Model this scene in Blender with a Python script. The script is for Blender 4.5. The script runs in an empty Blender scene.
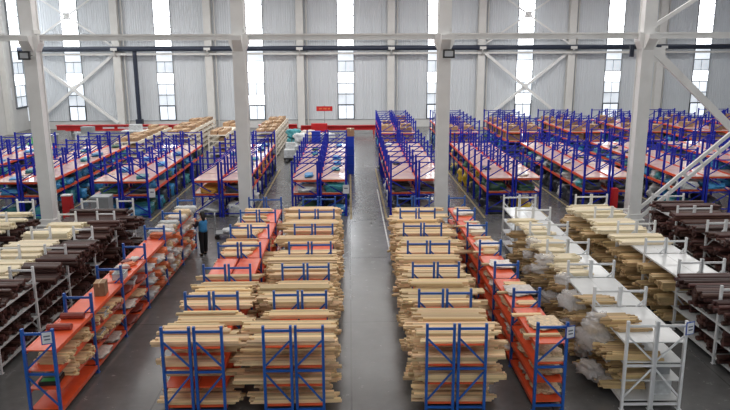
import bpy, bmesh, math, random
from mathutils import Matrix, Vector, noise
R = random.Random(7)
PI = math.pi
sc = bpy.context.scene
COL = sc.collection

# ------------------------------------------------------------------ camera
F_PX, PITCH, YAW, ROLL, CAM_H = 692.8, 0.22334, 0.02243, -0.00417, 7.535
cam = bpy.data.objects.new('camera', bpy.data.cameras.new('camera'))
COL.objects.link(cam)
cam.data.sensor_width = 36.0
cam.data.sensor_fit = 'HORIZONTAL'
cam.data.lens = F_PX / 730.0 * 36.0
cam.data.clip_end = 300
cy_, sy_, cp_, sp_ = math.cos(YAW), math.sin(YAW), math.cos(PITCH), math.sin(PITCH)
right = Vector((cy_, -sy_, 0))
fwd = Vector((sy_ * cp_, cy_ * cp_, -sp_))
down = Vector((-sy_ * sp_, -cy_ * sp_, -cp_))
cr, sr = math.cos(ROLL), math.sin(ROLL)
r2 = cr * right - sr * down
d2 = sr * right + cr * down
m = Matrix.Identity(4)
for i in range(3):
    m[i][0], m[i][1], m[i][2] = r2[i], -d2[i], -fwd[i]
m[2][3] = CAM_H
cam.matrix_world = m
sc.camera = cam

# ------------------------------------------------------------------ world, light, exposure
sc.view_settings.view_transform = 'Standard'
sc.view_settings.look = 'None'
sc.view_settings.gamma = 1
sc.view_settings.use_curve_mapping = False
sc.view_settings.exposure = 0.0
w = bpy.data.worlds.new('world'); sc.world = w; w.use_nodes = True
w.node_tree.nodes['Background'].inputs[0].default_value = (0.85, 0.92, 1.0, 1)
w.node_tree.nodes['Background'].inputs[1].default_value = 1.0
WIN_E = 6.0          # brightness of the overcast daylight in the window panes
SKYLIGHT_W = 2300    # roof light strips
def area(name, loc, sx, sy, power, col=(1, 1, 1)):
    l = bpy.data.lights.new(name, 'AREA'); l.shape = 'RECTANGLE'; l.size = sx; l.size_y = sy
    l.energy = power; l.color = col
    o = bpy.data.objects.new(name, l); COL.objects.link(o); o.location = loc
    return o
for yy, k in ((4, .45), (17, .75), (30, 1.1), (43, 1.6), (56, 2.0)):
    area('roof_light', (-1, yy, 13.6), 62, 5.0, SKYLIGHT_W * k, (1.0, .985, .96))

# ------------------------------------------------------------------ materials
def mat(name, col, rough=.5, metal=0, spec=.5, var=0.0, nscale=0, namt=0, bump=0, emit=None, alpha=1.0, stretch=None, coat=0, hue=0):
    M = bpy.data.materials.new(name); M.use_nodes = True
    nt = M.node_tree; N = nt.nodes; L = nt.links
    b = N['Principled BSDF']
    b.inputs['Base Color'].default_value = (*col, 1)
    b.inputs['Roughness'].default_value = rough
    b.inputs['Metallic'].default_value = metal
    b.inputs['Specular IOR Level'].default_value = spec
    b.inputs['Alpha'].default_value = alpha
    b.inputs['Coat Weight'].default_value = coat
    if emit:
        b.inputs['Emission Color'].default_value = (*emit[0], 1); b.inputs['Emission Strength'].default_value = emit[1]
    src = None
    val = None
    if var or hue:
        geo = N.new('ShaderNodeNewGeometry'); oi = N.new('ShaderNodeObjectInfo')
        a = N.new('ShaderNodeMath'); a.operation = 'ADD'
        L.new(geo.outputs['Random Per Island'], a.inputs[0]); L.new(oi.outputs['Random'], a.inputs[1])
        f = N.new('ShaderNodeMath'); f.operation = 'FRACT'; L.new(a.outputs[0], f.inputs[0])
        val = f.outputs[0]
    nz = None
    if namt or bump:
        tc = N.new('ShaderNodeTexCoord'); mp = N.new('ShaderNodeMapping')
        if stretch: mp.inputs['Scale'].default_value = stretch
        L.new(tc.outputs['Object'], mp.inputs[0])
        nz = N.new('ShaderNodeTexNoise'); nz.inputs['Scale'].default_value = nscale or 5; nz.inputs['Detail'].default_value = 4
        L.new(mp.outputs[0], nz.inputs['Vector'])
    if val is not None or namt:
        hsv = N.new('ShaderNodeHueSaturation'); hsv.inputs['Color'].default_value = (*col, 1)
        tot = None
        if val is not None:
            mr = N.new('ShaderNodeMapRange'); mr.inputs['To Min'].default_value = 1 - var; mr.inputs['To Max'].default_value = 1 + var
            L.new(val, mr.inputs[0]); tot = mr.outputs[0]
        if namt:
            m2 = N.new('ShaderNodeMapRange'); m2.inputs['From Min'].default_value = .3; m2.inputs['From Max'].default_value = .7
            m2.inputs['To Min'].default_value = 1 - namt; m2.inputs['To Max'].default_value = 1 + namt
            L.new(nz.outputs['Fac'], m2.inputs[0])
            if tot is not None:
                mu = N.new('ShaderNodeMath'); mu.operation = 'MULTIPLY'; L.new(tot, mu.inputs[0]); L.new(m2.outputs[0], mu.inputs[1]); tot = mu.outputs[0]
            else: tot = m2.outputs[0]
        L.new(tot, hsv.inputs['Value'])
        if hue:
            w1 = N.new('ShaderNodeMath'); w1.operation = 'MULTIPLY'; w1.inputs[1].default_value = 7.31; L.new(val, w1.inputs[0])
            w2 = N.new('ShaderNodeMath'); w2.operation = 'FRACT'; L.new(w1.outputs[0], w2.inputs[0])
            w3 = N.new('ShaderNodeMapRange'); w3.inputs['To Min'].default_value = .5 - hue; w3.inputs['To Max'].default_value = .5 + hue
            L.new(w2.outputs[0], w3.inputs[0]); L.new(w3.outputs[0], hsv.inputs['Hue'])
        L.new(hsv.outputs[0], b.inputs['Base Color'])
    if bump:
        bp = N.new('ShaderNodeBump'); bp.inputs['Strength'].default_value = bump; bp.inputs['Distance'].default_value = .02
        L.new(nz.outputs['Fac'], bp.inputs['Height']); L.new(bp.outputs[0], b.inputs['Normal'])
    return M
M = {
 'blue': mat('blue_paint', (.012, .10, .42), .4, var=.12),
 'navy': mat('deep_blue_paint', (.010, .022, .38), .55, spec=.3, var=.15),
 'white': mat('white_paint', (.74, .75, .76), .4, var=.06),
 'orange': mat('orange_shelf_paint', (.82, .105, .03), .38, nscale=3, namt=.12, coat=.08),
 'beam': mat('red_orange_beam_paint', (.75, .085, .025), .4, var=.12),
 'deck_sheen': mat('orange_deck_painted_sheen', (.86, .56, .45), .32, nscale=1.5, namt=.1, var=.08, coat=.8),  # orange far decks, with the windows' pale sheen painted into the base colour
 'deckw': mat('white_shelf_paint', (.66, .67, .67), .35, nscale=2, namt=.06, coat=.2),
 'timber': mat('pale_sawn_timber', (.77, .55, .31), .65, var=.32, hue=.012, nscale=6, namt=.14, stretch=(1, 14, 14)),
 'cream': mat('cream_wrapped_wood', (.82, .71, .50), .6, var=.15, hue=.008, nscale=6, namt=.12, stretch=(1, 12, 12)),
 'golden': mat('golden_brown_moulding', (.52, .36, .18), .6, var=.35, hue=.01, nscale=6, namt=.15, stretch=(1, 12, 12)),
 'brown': mat('dark_brown_profile', (.075, .030, .024), .45, var=.5, hue=.012, nscale=5, namt=.3, stretch=(1, 9, 9)),
 'carton': mat('brown_cardboard', (.34, .21, .12), .8, var=.3, nscale=4, namt=.08),
 'redbrown': mat('red_brown_wrap', (.26, .045, .03), .5, var=.2, nscale=4, namt=.2),
 'tape': mat('packing_tape', (.52, .38, .22), .4),
 'film': mat('clear_crumpled_film', (.80, .78, .77), .18, nscale=6, namt=.1, bump=.6, alpha=.38),
 'milky': mat('milky_plastic_wrap', (.68, .60, .54), .35, var=.15, nscale=7, namt=.22, bump=.8),
 'parchment': mat('cream_plastic_wrap', (.68, .50, .30), .4, var=.2, nscale=8, namt=.3, bump=.8),
 'orangewrap': mat('orange_plastic_wrap', (.68, .17, .06), .4, var=.2, nscale=8, namt=.25, bump=.7),
 'p_blue': mat('blue_plastic_wrap', (.04, .24, .50), .35, var=.4, nscale=8, namt=.3, bump=.8),
 'p_teal': mat('teal_plastic_wrap', (.05, .28, .32), .35, var=.35, nscale=8, namt=.3, bump=.8),
 'p_green': mat('dark_green_wrap', (.03, .10, .06), .4, var=.4, nscale=8, namt=.3, bump=.8),
 'p_dark': mat('dark_grey_wrap', (.035, .04, .05), .4, var=.4, nscale=8, namt=.3, bump=.8),
 'p_yellow': mat('yellow_wrap', (.60, .42, .03), .45, var=.2, nscale=8, namt=.2, bump=.6),
 'p_white': mat('white_wrap', (.60, .62, .63), .4, var=.15, nscale=8, namt=.2, bump=.6),
 'p_amber': mat('amber_wrap', (.50, .24, .03), .5, var=.2, nscale=8, namt=.3, bump=.6),
 'steel': mat('column_paint', (.80, .80, .79), .5, nscale=1.5, namt=.05),
 'wallcol': mat('wall_column_paint', (.68, .675, .65), .5, nscale=1.5, namt=.05),
 'sheet': mat('corrugated_wall_sheet', (.66, .695, .73), .45, nscale=.5, namt=.04, var=.02),
 'plaster': mat('white_plaster', (.62, .62, .61), .8, nscale=1, namt=.05),
 'roof': mat('roof_sheet', (.50, .50, .50), .7),
 'duct': mat('dark_blue_duct', (.018, .026, .05), .5),
 'frame': mat('dark_window_frame', (.05, .06, .07), .5),
 'lframe': mat('grey_window_frame', (.30, .32, .34), .5),
 'red': mat('red_paint', (.50, .012, .015), .4, nscale=2, namt=.1),
 'black': mat('black_plastic', (.015, .015, .016), .5),
 'grey': mat('grey_plastic', (.25, .26, .27), .5, nscale=4, namt=.1),
 'lamp': mat('floodlight_glass', (.5, .52, .55), .1),
 'crateblue': mat('bright_blue_plastic', (.01, .06, .55), .35),
 'shelfcream': mat('cream_shelf_paint', (.76, .70, .60), .5, var=.06),
 'paper': mat('white_paper_card', (.75, .77, .80), .6),
 'ink': mat('grey_ink', (.12, .14, .2), .6),
 'signblue': mat('sign_blue', (.02, .08, .40), .5),
 'green': mat('bright_green_paint', (.03, .45, .10), .5),
 'line': mat('worn_yellow_line', (.30, .235, .12), .6, nscale=6, namt=.35),
 'wline': mat('worn_white_line', (.55, .55, .54), .6, nscale=6, namt=.3),
 'skin': mat('skin', (.55, .32, .22), .5),
 'hair': mat('black_hair', (.012, .010, .010), .45),
 'vest': mat('blue_vest_cloth', (.04, .24, .52), .8, nscale=20, namt=.1),
 'darkcloth': mat('navy_cloth', (.014, .016, .03), .85),
 'trouser': mat('black_trouser_cloth', (.010, .011, .014), .85),
}
def pane_mat(name, col, s, amt):
    Mt = bpy.data.materials.new(name); Mt.use_nodes = True
    nt = Mt.node_tree; N = nt.nodes; L = nt.links; b = N['Principled BSDF']
    b.inputs['Base Color'].default_value = (.6, .65, .7, 1); b.inputs['Roughness'].default_value = .15
    tc = N.new('ShaderNodeTexCoord'); nz = N.new('ShaderNodeTexNoise'); nz.inputs['Scale'].default_value = .9
    mr = N.new('ShaderNodeMapRange'); mr.inputs['From Min'].default_value = .35; mr.inputs['From Max'].default_value = .65
    mr.inputs['To Min'].default_value = s * (1 - amt); mr.inputs['To Max'].default_value = s
    L.new(tc.outputs['Object'], nz.inputs['Vector']); L.new(nz.outputs['Fac'], mr.inputs[0])
    b.inputs['Emission Color'].default_value = (*col, 1)
    L.new(mr.outputs[0], b.inputs['Emission Strength'])
    return Mt
M['pane'] = pane_mat('daylit_translucent_panel', (.93, .97, 1), WIN_E, .1)
M['pane_clear'] = pane_mat('daylit_clear_pane', (.82, .88, .95), 1.15, .35)
M['pane_dim'] = pane_mat('daylit_clear_pane_against_building', (.74, .80, .87), .72, .35)

def floor_mat():
    Mt = bpy.data.materials.new('polished_concrete'); Mt.use_nodes = True
    nt = Mt.node_tree; N = nt.nodes; L = nt.links; b = N['Principled BSDF']
    tc = N.new('ShaderNodeTexCoord')
    n1 = N.new('ShaderNodeTexNoise'); n1.inputs['Scale'].default_value = .35; n1.inputs['Detail'].default_value = 6
    n2 = N.new('ShaderNodeTexNoise'); n2.inputs['Scale'].default_value = 3.0; n2.inputs['Detail'].default_value = 8; n2.inputs['Roughness'].default_value = .7
    L.new(tc.outputs['Object'], n1.inputs[0]); L.new(tc.outputs['Object'], n2.inputs[0])
    mx = N.new('ShaderNodeMath'); mx.operation = 'ADD'; L.new(n1.outputs['Fac'], mx.inputs[0])
    h = N.new('ShaderNodeMath'); h.operation = 'MULTIPLY'; h.inputs[1].default_value = .5; L.new(n2.outputs['Fac'], h.inputs[0]); L.new(h.outputs[0], mx.inputs[1])
    cr_ = N.new('ShaderNodeValToRGB'); e = cr_.color_ramp.elements
    e[0].position = .5; e[0].color = (.085, .084, .084, 1); e[1].position = 1.0; e[1].color = (.17, .168, .166, 1)
    L.new(mx.outputs[0], cr_.inputs[0])
    br = N.new('ShaderNodeTexBrick'); br.offset = 0; br.inputs['Scale'].default_value = 1.0
    br.inputs['Brick Width'].default_value = 4.3; br.inputs['Row Height'].default_value = 6.1; br.inputs['Mortar Size'].default_value = .02
    br.inputs['Color1'].default_value = br.inputs['Color2'].default_value = (1, 1, 1, 1); br.inputs['Mortar'].default_value = (.55, .55, .55, 1)
    L.new(tc.outputs['Object'], br.inputs[0])
    mm = N.new('ShaderNodeMixRGB'); mm.blend_type = 'MULTIPLY'; mm.inputs[0].default_value = 1
    L.new(cr_.outputs[0], mm.inputs[1]); L.new(br.outputs[0], mm.inputs[2]); L.new(mm.outputs[0], b.inputs['Base Color'])
    mr = N.new('ShaderNodeMapRange'); mr.inputs['To Min'].default_value = .12; mr.inputs['To Max'].default_value = .36
    L.new(n2.outputs['Fac'], mr.inputs[0]); L.new(mr.outputs[0], b.inputs['Roughness'])
    b.inputs['Specular IOR Level'].default_value = .6
    return Mt
M['floor'] = floor_mat()

# ------------------------------------------------------------------ mesh helpers
class MB:
    def __init__(s): s.v = []; s.f = []
    def box(s, x0, x1, y0, y1, z0, z1):
        b = len(s.v)
        s.v += [(x, y, z) for z in (z0, z1) for y in (y0, y1) for x in (x0, x1)]
        s.f += [[b + i for i in q] for q in ((0, 2, 3, 1), (4, 5, 7, 6), (0, 1, 5, 4), (2, 6, 7, 3), (0, 4, 6, 2), (1, 3, 7, 5))]
        return s
    def bar(s, p, q, w, h=None, up=(0, 0, 1)):
        p, q = Vector(p), Vector(q); h = h or w; d = (q - p).normalized()
        upv = Vector(up)
        if abs(d.dot(upv)) > .98: upv = Vector((0, 1, 0))
        sx = d.cross(upv).normalized(); uz = sx.cross(d).normalized(); b = len(s.v)
        for c in (p, q):
            for a, e in ((-1, -1), (1, -1), (1, 1), (-1, 1)):
                s.v.append(tuple(c + sx * a * w / 2 + uz * e * h / 2))
        s.f += [[b + i for i in t] for t in ((0, 1, 2, 3), (7, 6, 5, 4), (0, 4, 5, 1), (1, 5, 6, 2), (2, 6, 7, 3), (3, 7, 4, 0))]
        return s
    def obox(s, c, dims, yaw):
        cs, sn = math.cos(yaw), math.sin(yaw); b = len(s.v)
        for dz in (-.5, .5):
            for dy in (-.5, .5):
                for dx in (-.5, .5):
                    x, y = dx * dims[0], dy * dims[1]
                    s.v.append((c[0] + cs * x - sn * y, c[1] + sn * x + cs * y, c[2] + dz * dims[2]))
        s.f += [[b + i for i in q] for q in ((0, 2, 3, 1), (4, 5, 7, 6), (0, 1, 5, 4), (2, 6, 7, 3), (0, 4, 6, 2), (1, 3, 7, 5))]
        return s
    def prism(s, c, dims, yaw, n=8):
        cs, sn = math.cos(yaw), math.sin(yaw); b = len(s.v)
        for dx in (-.5, .5):
            for k in range(n):
                a = 2 * PI * (k + .5) / n
                x, y, z = dx * dims[0], math.cos(a) * dims[1] * .54, math.sin(a) * dims[2] * .54
                s.v.append((c[0] + cs * x - sn * y, c[1] + sn * x + cs * y, c[2] + z))
        s.f.append([b + k for k in range(n)][::-1]); s.f.append([b + n + k for k in range(n)])
        for k in range(n):
            s.f.append([b + k, b + (k + 1) % n, b + n + (k + 1) % n, b + n + k])
        return s
    def cyl(s, p, q, r, n=12, r2=None):
        p, q = Vector(p), Vector(q); r2 = r if r2 is None else r2; d = (q - p).normalized()
        upv = Vector((0, 0, 1)) if abs(d.z) < .9 else Vector((1, 0, 0))
        sx = d.cross(upv).normalized(); uz = sx.cross(d).normalized(); b = len(s.v)
        for c, rr in ((p, r), (q, r2)):
            for k in range(n):
                a = 2 * PI * k / n; s.v.append(tuple(c + sx * math.cos(a) * rr + uz * math.sin(a) * rr))
        s.f.append([b + k for k in range(n)][::-1]); s.f.append([b + n + k for k in range(n)])
        for k in range(n): s.f.append([b + k, b + (k + 1) % n, b + n + (k + 1) % n, b + n + k])
        return s
    def mesh(s, name, material, smooth=False):
        me = bpy.data.meshes.new(name); me.from_pydata(s.v, [], s.f)
        if material: me.materials.append(material)
        bm = bmesh.new(); bm.from_mesh(me); bmesh.ops.recalc_face_normals(bm, faces=bm.faces); bm.to_mesh(me); bm.free()
        if smooth:
            for p in me.polygons: p.use_smooth = True
        return me
def ob(name, me, parent=None, loc=(0, 0, 0), rz=0, scale=None):
    o = bpy.data.objects.new(name, me); COL.objects.link(o)
    if parent: o.parent = parent
    o.location = loc
    if rz: o.rotation_euler = (0, 0, rz)
    if scale: o.scale = scale
    return o
def tag(o, label, cat, group=None, kind=None):
    o['label'] = label; o['category'] = cat
    if group: o['group'] = group
    if kind: o['kind'] = kind
    return o
def struct(o, label=None):
    o['kind'] = 'structure'
    if label: o['label'] = label
    return o
def thing(name, label, cat, loc=(0, 0, 0), rz=0, group=None):
    return tag(ob(name, None, None, loc, rz), label, cat, group)

# ------------------------------------------------------------------ setting: shell
YW, XL, XR, YN, ZR = 67.6, -30.8, 38.5, -8.0, 14.0
BAY, C0 = 8.60, -13.17
lines = [C0 + BAY * k for k in range(-2, 7)]
f = ob('floor', MB().box(XL - 1, XR + 1, YN - 1, YW + 1, -.2, 0).mesh('floor', M['floor'])); struct(f, 'polished grey concrete floor with glossy patches')
struct(ob('ceiling', MB().box(XL - 1, XR + 1, YN - 1, YW + 1, ZR, ZR + .2).mesh('ceiling', M['roof'])))
struct(ob('wall_near', MB().box(XL - 1, XR + 1, YN - .3, YN, 0, ZR).mesh('wall', M['plaster'])))
struct(ob('wall_right', MB().box(XR, XR + .3, YN, YW, 0, ZR).mesh('wall', M['sheet'])))
WINW = 1.60
def window_build(idx, xc, ypl, z0=.77, z1=ZR, wdt=WINW, axis='x', label=None):
    # frame, panes; local x across, y depth
    root = struct(ob('window_%d' % idx, MB().box(-wdt / 2, -wdt / 2 + .06, -.06, .1, z0, z1).box(wdt / 2 - .06, wdt / 2, -.06, .1, z0, z1)
                     .mesh('window_frame', M['lframe']), None, (xc, ypl, 0) if axis == 'x' else (xc, ypl, 0), 0 if axis == 'x' else PI / 2), label)
    zs = [z0, 2.13] + [2.13 + 1.04 * k for k in range(1, 13)]
    zs = [z for z in zs if z < z1] + [z1]
    for i in range(len(zs) - 1):
        a, b = zs[i], zs[i + 1]
        thick = .09 if i == 1 else .06
        key = 'pane_clear' if i == 0 else ('pane_dim' if i in (1, 4) and (idx % 3) else ('pane_clear' if i in (2, 5) else 'pane'))
        if i in (0, 1, 2, 4):
            ob('pane', MB().box(-wdt / 2 + .06, -.02, .02, .06, a + .03, b - .03).mesh('pane', M[key]), root)
            ob('pane', MB().box(.02, wdt / 2 - .06, .02, .06, a + .03, b - .03).mesh('pane', M[key]), root)
            ob('mullion', MB().box(-.02, .02, -.01, .07, a + .03, b - .03).mesh('mullion', M['frame' if i == 0 else 'lframe']), root)
        else:
            ob('pane', MB().box(-wdt / 2 + .06, wdt / 2 - .06, .02, .06, a + .02, b - .02).mesh('pane', M[key]), root)
        ob('transom', MB().box(-wdt / 2 + .06, wdt / 2 - .06, -.03, .08, a - thick / 2 if i else a, a + thick / 2 + .03).mesh('transom', M['frame' if i < 2 else 'lframe']), root)
    for s in (-1, 1):
        ob('sash', MB().box(s * (wdt / 2 - .04) - .04, s * (wdt / 2 - .04) + .04, -.08, .1, z0, 2.13).mesh('sash', M['frame']), root)
    return root
# corrugated sheet panel mesh (ribs), width wd
def sheet_mesh(wd, z0, z1):
    mb = MB(); n = 4; pts = []
    x = 0; st = wd / n
    for k in range(n):
        x = k * st
        pts += [(x, 0), (x + st * .62, 0), (x + st * .74, -.022), (x + st * .86, -.022)]
    pts.append((wd, 0))
    for (px, py) in pts: mb.v += [(px, py, z0), (px, py, z1)]
    for k in range(len(pts) - 1):
        b = 2 * k; mb.f.append([b, b + 2, b + 3, b + 1])
    # back and edges so that the sheet has thickness
    b = len(mb.v); mb.v += [(0, .03, z0), (wd, .03, z0), (wd, .03, z1), (0, .03, z1)]; mb.f.append([b, b + 3, b + 2, b + 1])
    return mb.mesh('sheet_panel', M['sheet'])
wf = struct(ob('wall_far', MB().box(XL, XR, YW + .12, YW + .3, 0, ZR).box(XL, XR, YW - .05, YW + .12, 0, .72).mesh('wall_far', M['plaster'])), 'far wall of ribbed grey metal sheets above a white plinth')
ob('sill_strip', MB().box(XL, XR, YW - .1, YW + .1, .72, .76).mesh('sill', M['lframe']), wf)
wi = 1
for k in range(len(lines)):
    a = lines[k]
    b = a + BAY
    if a < XL: a = XL
    mid = lines[k] + BAY / 2
    if mid > XR: break
    b = min(b, XR)
    segs = [(a, mid - WINW / 2), (mid + WINW / 2, b)]
    if mid - WINW / 2 > XL + .2:
        window_build(wi, mid, YW, label='tall narrow window strip in the far wall, number %d from the left' % wi); wi += 1
    for s0, s1 in segs:
        if s1 - s0 < .3: continue
        n = max(1, round((s1 - s0) / .86)); wd = (s1 - s0) / n
        sm = sheet_mesh(wd - .006, .76, ZR)
        for j in range(n): ob('panel', sm, wf, (s0 + j * wd + .003, YW + .04, 0))
for k in range(0, 7):
    mid = lines[k] + BAY / 2 + BAY
    if XL + 2 < mid < XR - 2:
        o = window_build(wi, mid, YN + .1); o.rotation_euler = (0, 0, PI); wi += 1  # unseen glowing windows, added behind the camera for frontal light
# left wall with its own window strips
wl = struct(ob('wall_left', MB().box(XL - .3, XL - .02, YN, YW, 0, ZR).mesh('wall_left', M['plaster'])), 'white left side wall')
for yc in (66.35, 57.75, 49.15, 40.5):
    window_build(wi, XL + .08, yc, z0=2.2, wdt=2.1, axis='y'); wi += 1
    struct(ob('pillar', MB().box(XL, XL + .5, yc - 3.3, yc - 2.8, 0, ZR).mesh('pillar', M['wallcol'])), 'beige pillar against the left wall')
ob('notice', MB().box(-.01, .01, -.35, .35, 3.0, 4.1).mesh('notice', M['paper']), wl, (XL + .02, 64.4, 0))
# wall columns with girts
for k, x in enumerate(lines):
    if x < XL + .5 or x > XR - .5: continue
    mb = MB().box(x - .34, x + .34, YW - .62, YW - .57, 0, ZR).box(x - .05, x + .05, YW - .57, YW - .12, 0, ZR).box(x - .34, x + .34, YW - .12, YW - .07, 0, ZR)
    c = struct(ob('wall_column', mb.mesh('wall_column', M['wallcol'])), 'grey steel wall column on the far wall')
    ob('bracket', MB().box(x - .3, x + .3, YW - 1.3, YW - .62, 7.35, 7.6).bar((x, YW - 1.25, 7.35), (x, YW - .66, 6.8), .12).mesh('bracket', M['wallcol']), c)
    ob('rain_pipe', MB().cyl((x + .62, YW - .2, 0), (x + .62, YW - .2, ZR), .07).mesh('pipe', M['wallcol']), c)
# crane duct + light rails on the far wall
d = struct(ob('trim_1', MB().cyl((XL + .1, YW - 1.0, 7.50), (XR - .1, YW - 1.0, 7.50), .24, 14).mesh('duct', M['duct'], True)), 'dark blue round duct running along the far wall')
ob('downpipe', MB().cyl((-20.0, YW - .8, 7.6), (-20.0, YW - .8, .9), .2, 12).box(-20.3, -19.7, YW - 1.05, YW - .5, .0, .95).mesh('downpipe', M['duct']), d)
struct(ob('trim_2', MB().box(XL + .1, XR - .1, YW - .85, YW - .65, 6.92, 7.12).mesh('rail', M['wallcol'])), 'thin pale rail below the dark duct')
struct(ob('trim_3', MB().box(XL + .1, XR - .1, YW - .6, YW - .5, 8.35, 8.45).mesh('rail', M['wallcol'])))
for x0 in (lines[0], lines[4 + 1] ):
    for z0, z1, tk in ((.6, 7.0, .25), (7.8, 13.2, .14)):
        t = MB().bar((x0 + .3, YW - .7, z1), (x0 + BAY - .3, YW - .7, z0), tk, tk).bar((x0 + .3, YW - .4, z0), (x0 + BAY - .3, YW - .4, z1), tk, tk)
        t.box(x0 + BAY / 2 - .3, x0 + BAY / 2 + .3, YW - .6, YW - .55, (z0 + z1) / 2 - .3, (z0 + z1) / 2 + .3)
        if x0 > XL - 1: struct(ob('cross_brace', t.mesh('cross_brace', M['steel'])), 'steel cross brace in front of a far window')
# near column row
YC = 29.9
cols = lines[1:7]
cols = [x for x in lines if -22.5 < x < 30]
side_txt = {}
for k, x in enumerate(cols):
    mb = MB().box(x - .26, x + .26, YC - .30, YC - .26, 0, ZR).box(x - .26, x + .26, YC + .26, YC + .30, 0, ZR).box(x - .21, x + .21, YC - .26, YC + .26, 0, ZR)
    c = struct(ob('column', mb.mesh('column', M['steel'])), 'pale grey steel column between the rack blocks')
    ob('base_plate', MB().box(x - .42, x + .42, YC - .45, YC + .45, 0, .05).box(x - .33, x + .33, YC - .36, YC + .36, .05, .28).mesh('base_plate', M['steel']), c)
    cb = MB()
    for s in (-1, 1):
        b = len(cb.v)
        for yy in (YC - .30, YC + .30):
            cb.v += [(x + s * .26, yy, 7.45), (x + s * .40, yy, 7.75), (x + s * .40, yy, 8.12), (x + s * .26, yy, 8.1)]
        cb.f += [[b, b + 1, b + 2, b + 3], [b + 7, b + 6, b + 5, b + 4], [b, b + 4, b + 5, b + 1], [b + 1, b + 5, b + 6, b + 2], [b + 2, b + 6, b + 7, b + 3], [b + 3, b + 7, b + 4, b]]
    b = len(cb.v)
    for xx in (x - .2, x + .2):
        cb.v += [(xx, YC - .30, 7.4), (xx, YC - .75, 7.85), (xx, YC - .75, 8.05), (xx, YC - .30, 8.05)]
    cb.f += [[b, b + 1, b + 2, b + 3], [b + 7, b + 6, b + 5, b + 4], [b, b + 4, b + 5, b + 1], [b + 1, b + 5, b + 6, b + 2], [b + 2, b + 6, b + 7, b + 3], [b + 3, b + 7, b + 4, b]]
    ob('corbel', cb.mesh('corbel', M['steel']), c)
    ob('splice_plate', MB().box(x - .28, x + .28, YC - .33, YC - .30, 9.5, 9.62).box(x + .20, x + .28, YC - .33, YC + .3, 8.15, 8.3).mesh('splice', M['wallcol']), c)
    if k < len(cols) - 1:
        t = struct(ob('tie_beam', MB().box(x + .27, x + BAY - .27, YC - .1, YC + .1, 8.05, 8.12).box(x + .27, x + BAY - .27, YC - .02, YC + .02, 7.92, 8.05).box(x + .27, x + BAY - .27, YC - .1, YC + .1, 7.86, 7.92).mesh('tie_beam', M['steel'])), 'long pale steel tie beam between two columns')
xq = C0 + 3 * BAY
struct(ob('diagonal_brace', MB().bar((xq + .3, YC - .1, 7.4), (xq + BAY - .3, YC - .1, .2), .16, .30).box(xq + .24, xq + .8, YC - .14, YC - .06, 6.9, 7.5).mesh('brace', M['steel'])), 'thick steel diagonal brace falling right from the fourth column')
db = MB()
p0, p1 = Vector((xq + .3, YC + .12, .15)), Vector((xq + BAY - .3, YC + .12, 7.3))
dd = (p1 - p0).normalized(); nn = Vector((-dd.z, 0, dd.x))
for s in (-1, 1): db.bar(p0 + nn * .17 * s, p1 + nn * .17 * s, .12, .14)
for j in range(1, 12):
    c = p0 + (p1 - p0) * j / 12; db.bar(c - nn * .16, c + nn * .16, .1, .12)
struct(ob('diagonal_brace', db.mesh('brace', M['steel'])), 'double channel steel brace rising right from the fourth column foot')
struct(ob('diagonal_brace', MB().bar((xq + .3, YC, 8.4), (xq + BAY - .3, YC, 13.6), .14, .16).mesh('brace', M['steel'])), 'thin steel brace rising right above the tie beam')
# elbow of the duct by the fourth column
struct(ob('trim_4', MB().cyl((xq - .42, YC + .4, 7.62), (xq - .42, YC + .4, 7.1), .1).cyl((xq - .42, YC + .4, 7.5), (xq - .2, YC + .4, 7.5), .08).mesh('elbow', M['duct'])))
# floodlights on columns
for x, nm in ((cols[[round(c, 1) for c in cols].index(round(C0, 1))], 'far left grey column'), (C0 + 2 * BAY, 'column right of the central aisle')):
    t = thing('floodlight', 'black framed floodlight hanging on the ' + nm, 'lamp', (x + (.1 if x > 0 else .0), YC - .80, 7.12)); t.scale = (.8, .8, .8)
    ob('housing', MB().box(-.3, .3, -.05, .1, -.02, .06).box(-.3, .3, -.05, .1, .34, .42).box(-.3, -.22, -.05, .1, .06, .34).box(.22, .3, -.05, .1, .06, .34).box(-.22, .22, .03, .1, .06, .34).mesh('housing', M['black']), t)
    ob('lens', MB().box(-.22, .22, -.01, .03, .06, .34).mesh('lens', M['lamp']), t)
    ob('bracket', MB().bar((-.2, .1, .2), (-.2, .45, .2), .05).bar((.2, .1, .2), (.2, .45, .2), .05).mesh('bracket', M['black']), t)
# painted floor lines
MIDS = [-19.35, -14.86, -10.37, -5.86, -1.39, 3.10, 7.54, 11.98, 16.41, 20.88]
ti = 5
for mx in MIDS:
    for s in (-1, 1):
        xx = mx + s * 1.44
        struct(ob('trim_%d' % ti, MB().box(xx - .05, xx + .05, 30.3, 43.6, 0, .004).mesh('line', M['line'])), 'worn yellow floor line beside the far racks'); ti += 1
for xx, y0, y1 in ((1.5, 25, 37),):
    struct(ob('trim_%d' % ti, MB().box(xx - .03, xx + .03, y0, y1, 0, .004).mesh('line', M['wline'])), 'worn white line along the central aisle'); ti += 1

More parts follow.
